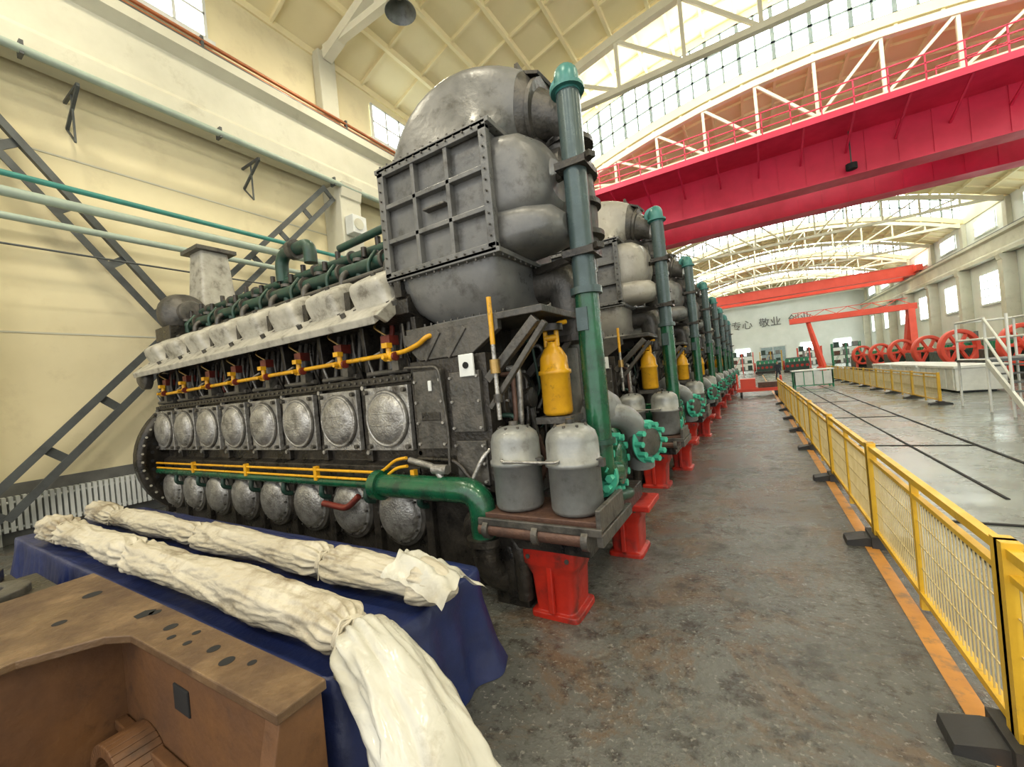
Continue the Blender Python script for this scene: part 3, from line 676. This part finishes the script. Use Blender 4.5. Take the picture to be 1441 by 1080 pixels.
# ------------------------------------------------------------------ wrapped shafts
def wrapped(path,rad,ties,name,tailf=0,flat=0):
    g=G(path[0]);n=80
    pts=[Vector(p) for p in path];L=[0]
    for a,b in zip(pts,pts[1:]):L.append(L[-1]+(b-a).length)
    T=L[-1];N=int(T/.016);rs=[]
    def at(s):
        s=min(max(s,0),T-1e-4);j=max(i for i in range(len(L)-1) if L[i]<=s)
        t=(s-L[j])/(L[j+1]-L[j]);return pts[j].lerp(pts[j+1],t)
    for i in range(N+1):
        s=T*i/N;p=sum((at(s+q) for q in(-.1,-.05,0,.05,.1)),Vector())/5;d=(at(s+.08)-at(s-.08)).normalized()
        a=d.cross(Vector((0,0,1))).normalized();b=a.cross(d)
        dt=min(abs(s-t) for t in ties);pin=1-.40*math.exp(-(dt/.055)**2)
        R=rad(s/T)*pin;r=[]
        fl=max(0,(s/T-(1-tailf))/max(tailf,1e-3)) if flat else 0
        for k in range(n):
            th=2*PI*k/n
            tw=math.exp(-(dt/.2)**2)
            q1=noise.noise(Vector((math.cos(th)*1.3,math.sin(th)*1.3,s*1.4)))
            rg=1-2*abs(noise.noise(Vector((math.cos(th+s*.6)*2.6,math.sin(th+s*.6)*2.6,s*2.2+9))))
            rg2=1-2*abs(noise.noise(Vector((math.cos(th-s*.9)*4.5,math.sin(th-s*.9)*4.5,s*4.5+3))))
            w=.13*q1+.065*rg+.05*rg2-.07
            w+=tw*.08*math.sin(th*13+s*12+2*q1)
            w+=fl*(.10*math.sin(th*6+s*3)+.04*math.sin(th*13-s*5))
            q=R*(1+w*1.5)
            y=math.sin(th)*q*(1.0 if math.sin(th)>0 else .85)*(1-.6*fl)
            r.append(p+a*math.cos(th)*q*(1.06+.15*fl)+b*y)
        rs.append(r)
    cut=int(N*(1-tailf))
    g.rings(rs[:cut+1],CLOTH,cap=False);
    if tailf:g.rings(rs[cut:],PLAST if flat else CLOTH,cap=False)
    if not flat:g.add(rs[-1],[tuple(range(n))],CLOTH)
    g.add(rs[0],[tuple(range(n))],CLOTH)
    for t in ties:
        p=at(t);d=(at(t+.05)-at(t-.05)).normalized();a=d.cross(Vector((0,0,1))).normalized();b=a.cross(d)
        for o in(-.014,0,.014):
            R=rad(t/T)*.67
            g.tube([p+d*(o+.008*math.sin(3*q))+a*math.cos(2*PI*q/24)*R*1.06+b*math.sin(2*PI*q/24)*R for q in range(25)],.007,ROPE,n=6,cap=False)
        g.tube([p+b*R,p+b*(R+.02)+a*.05,p+a*(R+.02)+b*.02+d*.05,p+a*(R+.04)-b*.06+d*.06],.005,ROPE,n=6,fil=.03)
    return g.obj(name)
def radA(t):
    if t<.03:return .05+.1*t/.03
    if t>.86:return .124+.05*min(1,(t-.86)/.12)
    return .124+.014*math.sin(t*20)
wrapped([(-6.95,1.24,.77),(-6.3,1.26,.80),(-1.95,1.25,.80),(-1.62,1.20,.79),(-1.40,1.17,.71),(-1.18,1.12,.56),(-1.02,1.06,.40)],radA,[.7,2.55,5.24],'wrapped_crankshaft',.13,1)
def radB(t):
    if t<.03:return .05+.08*t/.03
    if t>.95:return .115*(1-((t-.95)/.05)**2)+.02
    return .113+.012*math.sin(t*25)
wrapped([(-7.5,1.74,.77),(-3,1.74,.78),(-1.9,1.76,.78),(-1.52,1.79,.755)],radB,[.9,3.0,4.85],'wrapped_crankshaft',.06)
g=G((-1.7,1.85,.7));vs=[];fs=[];nx,ny=30,30
for i in range(nx+1):
    for j in range(ny+1):
        u=i/nx;v=j/ny;x=-2.0+.46*u+.03*math.sin(v*7);y=1.64+.40*v
        arch=.92-.9*(y-1.78)**2*(3 if y>1.78 else 5)
        z=max(arch,.69)-.10*u*u+.03*noise.noise((u*6,v*6,1))+.012*math.sin(v*22+u*5);vs.append((x,y,z))
for i in range(nx):
    for j in range(ny):a=i*(ny+1)+j;fs.append((a,a+1,a+ny+2,a+ny+1))
g.add(vs,fs,PLAST,True);g.obj('plastic_sheet_flap')
# ------------------------------------------------------------------ brown casting
g=G((-2.8,.4,0))
zt=.85
poly=[(-1.49,.93),(-4.1,.93),(-4.1,-.6),(-3.0,-.6),(-3.0,.40),(-2.84,.66),(-2.72,.72),(-1.49,.74)]
g.prism(poly,'z',zt-.04,zt,RUSTF)
g.prism([(-1.54,.91),(-4.05,.91),(-4.05,.80),(-1.54,.80)],'z',.0,zt-.042,RUSTF)
g.bb(-3.15,-3.05,-.6,.8,0,zt-.04,RUSTI);g.bb(-4.05,-3.97,-.6,.8,0,zt-.04,RUSTF)
g.prism([(.25,.001),(.92,.001),(.92,zt-.041),(.76,zt-.041),(.70,.55),(.5,.38),(.25,.33)],'x',-1.6,-1.51,RUSTI)
g.bb(-3.05,-1.6,.77,.80,.0,zt-.04,RUSTI)
g.bb(-3.1,-1.55,-.6,.8,.0,.12,RUSTI)
cx=-2.75;N_=20
for i in range(N_):
    a0=PI*i/N_;a1=PI*(i+1)/N_
    q=[(cx+r*math.cos(a),.12+r*math.sin(a)) for r,a in((.26,a0),(.26,a1),(.20,a1),(.20,a0))]
    g.prism(q,'y',.60,.77,RUSTI)
g.beam((-3.05,.74,.3),(-1.6,.74,.3),.05,.05,RUSTI)
g.lathe((-2.9,.25,.12),(0,0,1),[(.16,0),(.16,.05),(.1,.06),(.1,0)],RUSTF)
g.box((-2.33,.768,.62),(.15,.012,.12),HOLE)
for x,y,r in((-2.6,.84,.030),(-2.48,.80,.018),(-2.40,.87,.018),(-2.34,.81,.018),(-2.16,.84,.026),(-2.0,.82,.030),(-1.88,.86,.018),(-3.3,.6,.03),(-3.6,.8,.045)):
    g.cyl((x,y,zt-.002),(x,y,zt+.0015),r,HOLE,n=18,caps=True)
for x,y,r in((-3.45,.35,.06),(-2.92,.84,.05)):
    g.cyl((x,y,zt-.002),(x,y,zt+.0015),r,HOLE,n=5);g.cyl((x+.04,y+.03,zt-.002),(x+.04,y+.03,zt+.0015),r*.6,HOLE,n=6)
g.obj('engine_frame_casting',bevel=.008)
g=G((-5.2,.6,0));g.bb(-6.2,-4.4,.25,.85,0,.55,BLACK);g.bb(-5.2,-4.3,.1,.85,.55,.72,BLACK)
g.lathe((-4.8,.5,.72),(0,0,1),[(.25,0),(.25,.05),(.12,.06),(.12,.02),(0,.02)],DARK);g.cyl((-6.0,.4,.6),(-4.7,.5,.66),.07,DARK)
g.beam((-6.1,.75,.6),(-4.5,.25,.62),.1,.1,BLACK)
g.obj('dark_machine_castings',bevel=.01)

# ------------------------------------------------------------------ fences
def fence_mesh():
    g=G();L=2.46
    for y in(0,L/2,L):
        w=.034 if y!=L/2 else .02
        g.bb(-w,w,y-w,y+w,.03,1.0 if y!=L/2 else .95,YELF)
    g.bb(-.022,.022,0,L,.93,.975,YELF);g.bb(-.022,.022,0,L,.12,.16,YELF);g.bb(-.018,.018,0,L,.83,.86,YELF)
    n=int(L/.05)
    for i in range(n):
        y=.03+L*i/n;g.bb(-.0035,.0035,y-.0035,y+.0035,.14,.85,YELM)
    for i in range(1,4):
        z=.16+i*.17;g.bb(-.003,.003,0,L,z-.003,z+.003,YELM)
    for s in(-1,1):
        g.prism([(s*.02,.0),(s*.26,0),(s*.25,.05),(s*.1,.085),(s*.02,.085)],'y',-.1,.1,RUBB)
    g.bb(-.07,.07,-.14,.14,0.0,.11,RUBB)
    return g.mesh('fence_panel')
fm=fence_mesh()
for k in range(-1,8):
    o=bpy.data.objects.new('yellow_safety_fence',fm);o.location=(.90,2.68+2.5*k,0);scene.collection.objects.link(o)
for k in range(9):
    o=bpy.data.objects.new('yellow_safety_fence',fm);o.location=(4.85,17.6+2.5*k,0);scene.collection.objects.link(o)

# ------------------------------------------------------------------ cranes
def crane(Y,zb,m,name,walk=True,dep=2.0):
    g=G((XC,Y,zb))
    for yy in(Y,Y+4.2):
        g.bb(XL+.9,XR-.9,yy,yy+.9,zb,zb+dep,m);g.bb(XL+.9,XR-.9,yy-.08,yy+.98,zb-.03,zb+.03,m);g.bb(XL+.9,XR-.9,yy-.06,yy+.96,zb+dep,zb+dep+.05,m)
        for i in range(24):
            x=XL+1.5+i*1.13;g.bb(x,x+.03,yy-.03,yy,zb+.05,zb+dep,m)
        g.bb(XL+.9,XR-.9,yy+.4,yy+.48,zb+dep+.05,zb+dep+.15,STEEL)
    for X in(XL+.5,XR-1.05):g.bb(X,X+.55,Y-1.2,Y+6.3,10.45,11.15,m)
    for X in(XL+.65,XR-.65):
        for y in(Y-.8,Y+5.7):g.cyl((X-.07,y,10.65),(X+.07,y,10.65),.33,STEEL)
    if walk:
        wy=Y-2.4;zt=zb+dep
        g.bb(XL+1,XR-1,wy,Y,zt-.08,zt,m);g.bb(XL+1,XR-1,wy-.06,wy,zt-.2,zt+.08,m)
        for i in range(16):
            x=XL+1.5+i*1.75;g.beam((x,wy,zt-.12),(x,Y,zt-.9),.08,.08,m)
        for i in range(25):
            x=XL+1.2+i*1.1;g.bb(x-.025,x+.025,wy-.03,wy+.01,zt,zt+1.1,m)
        for z in(.4,.75,1.1):g.bb(XL+1,XR-1,wy-.03,wy+.01,zt+z-.025,zt+z+.025,m)
        tx=9.5;g.bb(tx-1.8,tx+1.8,Y-.1,Y+5.2,zt+.2,zt+.6,m);g.cyl((tx-1,Y+1.6,zt+1.0),(tx+1,Y+1.6,zt+1.0),.45,m);g.cyl((tx-1,Y+3.4,zt+1.0),(tx+1,Y+3.4,zt+1.0),.4,STEEL);g.bb(tx+1.1,tx+1.7,Y+1,Y+4,zt+.6,zt+1.4,m)
        for a in range(5):
            x=tx-1.8+.9*a;g.bb(x-.02,x+.02,Y-.1,Y-.06,zt+.6,zt+1.6,m)
        g.bb(tx-1.8,tx+1.8,Y-.1,Y-.06,zt+1.56,zt+1.6,m);g.bb(tx-1.8,tx+1.8,Y-.1,Y-.06,zt+1.06,zt+1.1,m)
        g.cyl((4.6,Y-.35,zb+.15),(4.6,Y-.35,zb+.4),.22,HOLE,n=16);g.cyl((4.6,Y-.35,zb+.4),(4.6,Y-.35,zt-.1),.03,STEEL,n=6)
    return g.obj(name)
crane(25.,10.1,CRANE,'overhead_travelling_crane')
crane(66.,10.2,CRANE2,'overhead_travelling_crane',False,1.1)
g=G((9,57,0))
g.bb(3.9,14.6,56.6,57.4,5.6,6.2,CRANE2)
for x in(5.2,7.2,9.2,11.2,13.2):g.beam((x-1,57,6.2),(x,57,6.8),.06,.06,CRANE2,up=(0,1,0));g.beam((x,57,6.8),(x+1,57,6.2),.06,.06,CRANE2,up=(0,1,0))
g.bb(4.2,14,56.97,57.03,6.77,6.83,CRANE2)
g.beam((14.2,56.8,5.6),(13.9,55.4,.4),.5,.5,CRANE2);g.beam((14.2,57.2,5.6),(13.9,58.6,.4),.5,.5,CRANE2);g.bb(13.6,14.3,54.6,59.4,.12,.5,CRANE2)
g.beam((5.6,57,5.7),(6.6,55.6,.4),.3,.3,CRANE2);g.beam((5.6,57,5.7),(6.6,58.4,.4),.3,.3,CRANE2);g.bb(6.3,6.9,54.6,59.4,.12,.5,CRANE2)
for x in(13.9,6.6):
    for y in(55,59):g.cyl((x-.06,y,.2),(x+.06,y,.2),.2,STEEL)
g.obj('gantry_crane')

# ------------------------------------------------------------------ distant aisle items
g=G((0,25.5,0))
g.bb(-.9,1.2,24.9,26.2,.28,.44,CRANE2)
for x in(-.7,.9):
    for y in(25.0,26.1):g.cyl((x-.05,y,.14),(x+.05,y,.14),.14,RUBB)
g.bb(-.7,.0,25.0,26.0,.44,.95,CRANE2);g.bb(.1,1.0,25.1,25.9,.44,.72,RUST);g.tube([(-.85,25.0,.4),(-.85,25.0,1.2),(-.85,26.1,1.2),(-.85,26.1,.4)],.03,CRANE2,n=8,fil=.1)
g.tube([(1.15,25.0,.4),(1.15,25.0,1.0),(1.15,26.1,1.0),(1.15,26.1,.4)],.03,CRANE2,n=8,fil=.1)
g.obj('orange_transport_cart')
g=G((2.9,30,0))
for x in(2.0,3.8):
    for y in(29.4,30.8):g.bb(x-.04,x+.04,y-.04,y+.04,0,1.0,GREENB)
g.bb(1.9,3.9,29.3,30.9,1.0,1.06,WHITE);g.bb(1.98,3.82,29.36,29.4,.2,.95,WHITE);g.beam((2,29.4,.15),(3.8,29.4,.15),.05,.05,GREENB)
for x in(2.45,2.9,3.35):g.bb(x-.02,x+.02,29.33,29.37,.1,1.0,GREENB)
g.obj('green_work_bench')
for k in range(3):
    g=G((6.8,22+4*k,0));y=21.2+4.1*k
    g.bb(6.3,7.6,y,y+3.7,.08,.95,WHITE);g.bb(6.25,7.65,y-.05,y+3.75,.9,1.0,WHITE)
    for q in range(6):g.bb(6.26,6.3,y+.1+q*.7,y+.16+q*.7,.1,.9,WHITE)
    for yy in(y+.3,y+3.4):g.bb(6.5,7.4,yy-.05,yy+.05,0,.1,STEEL)
    g.obj('white_storage_container',bevel=.01)
def wheelmach(x,y,r,m=CRANE2):
    ax=(.45,-1,0)
    g=G((x,y,0))
    g.lathe((x,y,r+.55),ax,[(r*.80,-.12),(r,-.12),(r,.12),(r*.80,.12),(r*.80,-.12)],m,n=40)
    g.lathe((x,y,r+.55),ax,[(0,.2),(.18,.2),(.18,-.2),(0,-.2)],m)
    d=Vector(ax).normalized();s=Vector((0,0,1)).cross(d)
    for i in range(6):
        t=i*PI/3;v=s*math.cos(t)+Vector((0,0,1))*math.sin(t);c=Vector((x,y,r+.55));g.beam(c+v*.1,c+v*r*.84,.14,.12,m,up=d)
    g.bb(x-.5,x+.5,y+.4,y+2.6,.3,1.4,DGREEN);g.cyl((x,y,r+.55),(x,y+.6,r+.5),.1,STEEL)
    g.bb(x-.6,x+.6,y-.3,y+2.7,0,.3,BLACK);g.prism([(y-.2,.3),(y+.3,.3),(y+.18,r+.5),(y-.08,r+.5)],'x',x-.5,x-.38,m)
    for q in range(4):g.cyl((x,y+.7+q*.5,1.4),(x,y+.7+q*.5,1.75),.14,GREENB,n=14)
    g.obj('flywheel_engine_unit',bevel=.008)
for x,y,r in((10.2,27,.95),(9.6,31.5,1.0),(9.6,36,.95),(9.5,41,.95),(9.3,46,.9),(9,51,.9)):wheelmach(x,y,r)
g=G((10,20,0))
g.bb(8.2,12,18.5,20.8,0,.35,BLACK);g.bb(8.5,11.6,18.8,20.4,.35,1.2,BLACK)
for q in range(5):
    g.box((8.8+q*.65,19.1,1.5),(.5,.5,.6),GREENB);g.cyl((8.8+q*.65,18.75,.8),(8.8+q*.65,18.7,.8),.2,RED)
g.cyl((8.4,19.9,1.6),(11.6,19.9,1.6),.2,DGREEN);g.box((9.5,20.1,2.0),(.8,.6,.5),YEL)
g.obj('green_engine_unit',bevel=.01)
for (x,y) in((13,24),(13.2,30),(13.2,36),(13,42),(4.6,62),(1.5,66)):
    g=G((x,y,0))
    g.bb(x-1.4,x+1.4,y-.8,y+.8,0,.3,BLACK);g.bb(x-1.2,x+1.2,y-.5,y+.5,.3,1.3,DGREEN)
    for q in range(5):
        g.box((x-1+q*.5,y-.2,1.5),(.38,.4,.45),GREENB);g.cyl((x-1+q*.5,y-.5,.8),(x-1+q*.5,y-.56,.8),.17,RED,n=14)
    g.lathe((x-1.35,y,.95),(1,0,0),[(0,-.08),(.6,-.08),(.6,.08),(0,.08)],RED,n=30)
    g.cyl((x-1.1,y+.25,1.7),(x+1.1,y+.25,1.7),.14,STEEL,n=14);g.cyl((x+.8,y+.25,1.7),(x+.8,y+.25,2.5),.12,GREYL,n=14)
    g.obj('green_engine_unit',bevel=.01)
# pallet racks near the far end
for (x,y,m) in((-1.5,74,CRANE2),(2.5,80,YELF),(7.5,78,CRANE2),(11,72,GREENB)):
    g=G((x,y,0))
    for dx in(-1.5,0,1.5):
        for dy in(-.5,.5):g.bb(x+dx-.06,x+dx+.06,y+dy-.06,y+dy+.06,0,3.2,m)
    for z in(.4,1.5,2.6):
        g.bb(x-1.55,x+1.55,y-.55,y+.55,z,z+.08,STEEL)
        for q in range(3):g.bb(x-1.3+q*1.0,x-.7+q*1.0,y-.4,y+.4,z+.08,z+.5+.15*((q+int(z))%3),(RUST,GREYL,DGREEN)[(q+int(z*2))%3])
    for dy in(-.5,.5):g.beam((x-1.5,y+dy,.2),(x,y+dy,3.1),.04,.04,m,up=(0,1,0))
    g.obj('storage_rack')
g=G((5.6,15.2,0))
def wp(a,b,r=.03):g.cyl(a,b,r,WHITE,n=8)
for x in(5.15,6.3):
    for y in(14.2,15.3,17.0):wp((x,y,0),(x,y,2.45))
    for z in(1.35,1.9,2.42):wp((x,15.3,z),(x,17.0,z))
    wp((x,14.2,1.5),(x,15.3,2.42));wp((x,14.2,.9),(x,15.3,1.9));g.beam((x,13.5,.05),(x,15.3,1.3),.05,.16,WHITE)
for z in(1.9,2.42):wp((5.15,17,z),(6.3,17,z))
g.bb(5.1,6.35,15.3,17.0,1.28,1.35,STEEL)
for q in range(6):g.bb(5.15,6.3,13.62+q*.29,13.86+q*.29,.18+q*.2,.21+q*.2,STEEL)
g.obj('white_access_stairs')
g=G((7.0,15.6,0))
g.cyl((7.0,15.6,0),(7.0,15.6,3.4),.05,WHITE,n=10);g.bb(6.85,7.6,15.52,15.56,3.0,3.35,BLUE);g.cyl((7.0,15.6,0),(7.0,15.6,.06),.25,STEEL)
g.obj('blue_sign_post')

# ------------------------------------------------------------------ worker
def person(loc,rz):
    J={'pel':(0,0,.95,.12),'sp':(0,.01,1.12,.125),'ch':(0,.0,1.33,.145),'nb':(0,.01,1.47,.07),'nk':(0,-.01,1.54,.055),
       'lh':(.10,0,.90,.10),'lk':(.11,-.16,.52,.068),'la':(.11,-.20,.10,.048),'lt':(.12,-.36,.045,.035),
       'rh':(-.10,0,.90,.10),'rk':(-.11,.03,.50,.068),'ra':(-.11,.27,.14,.048),'rt':(-.12,.16,.04,.035),
       'ls':(.19,0,1.42,.062),'le':(.25,.12,1.15,.047),'lw':(.25,.03,.90,.032),'rs':(-.19,0,1.42,.062),'re':(-.25,-.04,1.14,.047),'rw':(-.24,-.22,.95,.032)}
    E_=[('pel','sp'),('sp','ch'),('ch','nb'),('nb','nk'),('pel','lh'),('lh','lk'),('lk','la'),('la','lt'),('pel','rh'),('rh','rk'),('rk','ra'),('ra','rt'),('ch','ls'),('ls','le'),('le','lw'),('ch','rs'),('rs','re'),('re','rw')]
    for s,w in(('l','lw'),('r','rw')):
        wx,wy,wz,_=J[w];J[s+'p']=(wx,wy-.02,wz-.07,.03);E_.append((w,s+'p'))
        for i,ln in enumerate((.075,.085,.08,.06)):
            dy=-.03+.02*i;k=s+'f%d'%i
            J[k]=(wx,wy+dy-.01,wz-.115,.009);J[k+'b']=(wx-.01*(1 if s=='l' else -1),wy+dy-.02,wz-.115-ln*.75,.008);E_+=[(s+'p',k),(k,k+'b')]
        J[s+'t']=(wx,wy-.055,wz-.10,.01);E_.append((s+'p',s+'t'))
    names=list(J);me=bpy.data.meshes.new('body')
    me.from_pydata([J[k][:3] for k in names],[(names.index(a),names.index(b)) for a,b in E_],[])
    o=bpy.data.objects.new('body_tmp',me);scene.collection.objects.link(o)
    md=o.modifiers.new('s','SKIN')
    for i,k in enumerate(names):
        sv=me.skin_vertices[0].data[i];r=J[k][3];sv.radius=(r*1.25,r*.85) if k in('sp','ch','pel') else (r,r);sv.use_root=(k=='pel')
    sb=o.modifiers.new('u','SUBSURF');sb.levels=2;sb.render_levels=2
    dg=bpy.context.evaluated_depsgraph_get();dg.update();m2=bpy.data.meshes.new_from_object(o.evaluated_get(dg))
    bpy.data.objects.remove(o)
    SK=mat('skin',(.50,.30,.20),(.45,.26,.18),.5);NV=mat('navy_workwear',(.02,.025,.04),(.03,.035,.05),.8);SH=mat('black_shoes',(.01,.01,.01),(.02,.02,.02),.5);HR=mat('black_hair',(.01,.009,.008),(.02,.018,.015),.6)
    m2.materials.clear()
    for m in(NV,SK,SH):m2.materials.append(m)
    for p in m2.polygons:
        c=p.center;p.use_smooth=True;p.material_index=0
        if c.z<.09:p.material_index=2
        if c.z>1.50:p.material_index=1
        if abs(c.x)>.2 and c.z<.90:p.material_index=1
    mz=min(v.co.z for v in m2.vertices)
    e=empty('walking_worker',(loc[0],loc[1],loc[2]-mz));e.rotation_euler=(0,0,rz)
    b=bpy.data.objects.new('body',m2);scene.collection.objects.link(b);b.parent=e
    g=G();secs=[]
    for z,w,d,y in((1.52,.045,.05,0),(1.55,.06,.075,-.01),(1.59,.07,.09,-.01),(1.64,.077,.098,0),(1.69,.076,.098,0),(1.73,.062,.08,.005),(1.755,.03,.04,.01)):secs.append(((0,y,z),(1,0,0),(0,1,0),w,d,2.2))
    g.loft(secs,SK,n=28)
    g.loft([((0,0,1.655),(1,0,0),(0,1,0),.001,.001,2),((0,.02,1.66),(1,0,0),(0,1,0),.083,.09,2.2),((0,.012,1.70),(1,0,0),(0,1,0),.083,.10,2.2),((0,.01,1.745),(1,0,0),(0,1,0),.064,.08,2.2),((0,.01,1.775),(1,0,0),(0,1,0),.025,.03,2)],HR,n=28)
    g.prism([(-.012,1.60),(.012,1.60),(.006,1.645),(-.006,1.645)],'y',-.125,-.09,SK)
    for s in(-1,1):
        g.lathe((s*.03,-.092,1.65),(0,-1,0),[(.012,0),(.008,.006),(0,.008)],HR,n=10);g.lathe((s*.076,.01,1.635),(s,0,0),[(.025,0),(.028,.01),(.015,.014),(0,.01)],SK,n=10)
    g.box((0,-.097,1.578),(.04,.008,.008),mat('lips',(.35,.12,.1)))
    g.obj('head',parent=e)
person((1.75,42.5,0),.25)

# ------------------------------------------------------------------ lighting
w=bpy.data.worlds.new('World');scene.world=w;w.use_nodes=True
nt=w.node_tree;bg=nt.nodes['Background'];bg.inputs['Color'].default_value=(.98,.98,.97,1);bg.inputs['Strength'].default_value=1.6
for y in(-6.5,.8,8.6):
    for x in(-7.5,-2,4,10):
        if y>8 and x==-2:continue
        e=empty('added_fill_lamp',(x,y,12.3))  # lamp and housing added overhead, mostly out of view, to brighten the near hall
        g=G();g.lathe((0,0,0),(0,0,1),[(.42,0),(.40,.05),(.22,.28),(.12,.34),(.12,.5),(0,.5)],GREYL,n=28);g.cyl((0,0,.5),(0,0,.75),.02,STEEL,n=6)
        g.obj('fill_lamp_housing',parent=e)
        l=bpy.data.lights.new('fill_light','AREA');l.shape='DISK';l.size=.78;l.energy=210;l.color=(1,.91,.70)
        o=bpy.data.objects.new('fill_light',l);o.location=(0,0,-.01);scene.collection.objects.link(o);o.parent=e
# ------------------------------------------------------------------ camera
cam=bpy.data.cameras.new('camera');co=bpy.data.objects.new('camera',cam);scene.collection.objects.link(co)
cam.sensor_width=36;cam.lens=36*577/1441;cam.clip_start=.05;cam.clip_end=300
yaw=math.radians(30.6);r=math.radians(5.42)
Fv=Vector((-math.sin(yaw),math.cos(yaw),0));Rv=Vector((math.cos(yaw),math.sin(yaw),0));Z=Vector((0,0,1))
cr=Rv*math.cos(r)-Z*math.sin(r);cu_=Rv*math.sin(r)+Z*math.cos(r)
M4=Matrix((cr,cu_,-Fv)).transposed().to_4x4();M4.translation=Vector((0,0,1.9));co.matrix_world=M4
scene.camera=co
scene.view_settings.view_transform='Standard'
scene.view_settings.exposure=0.3
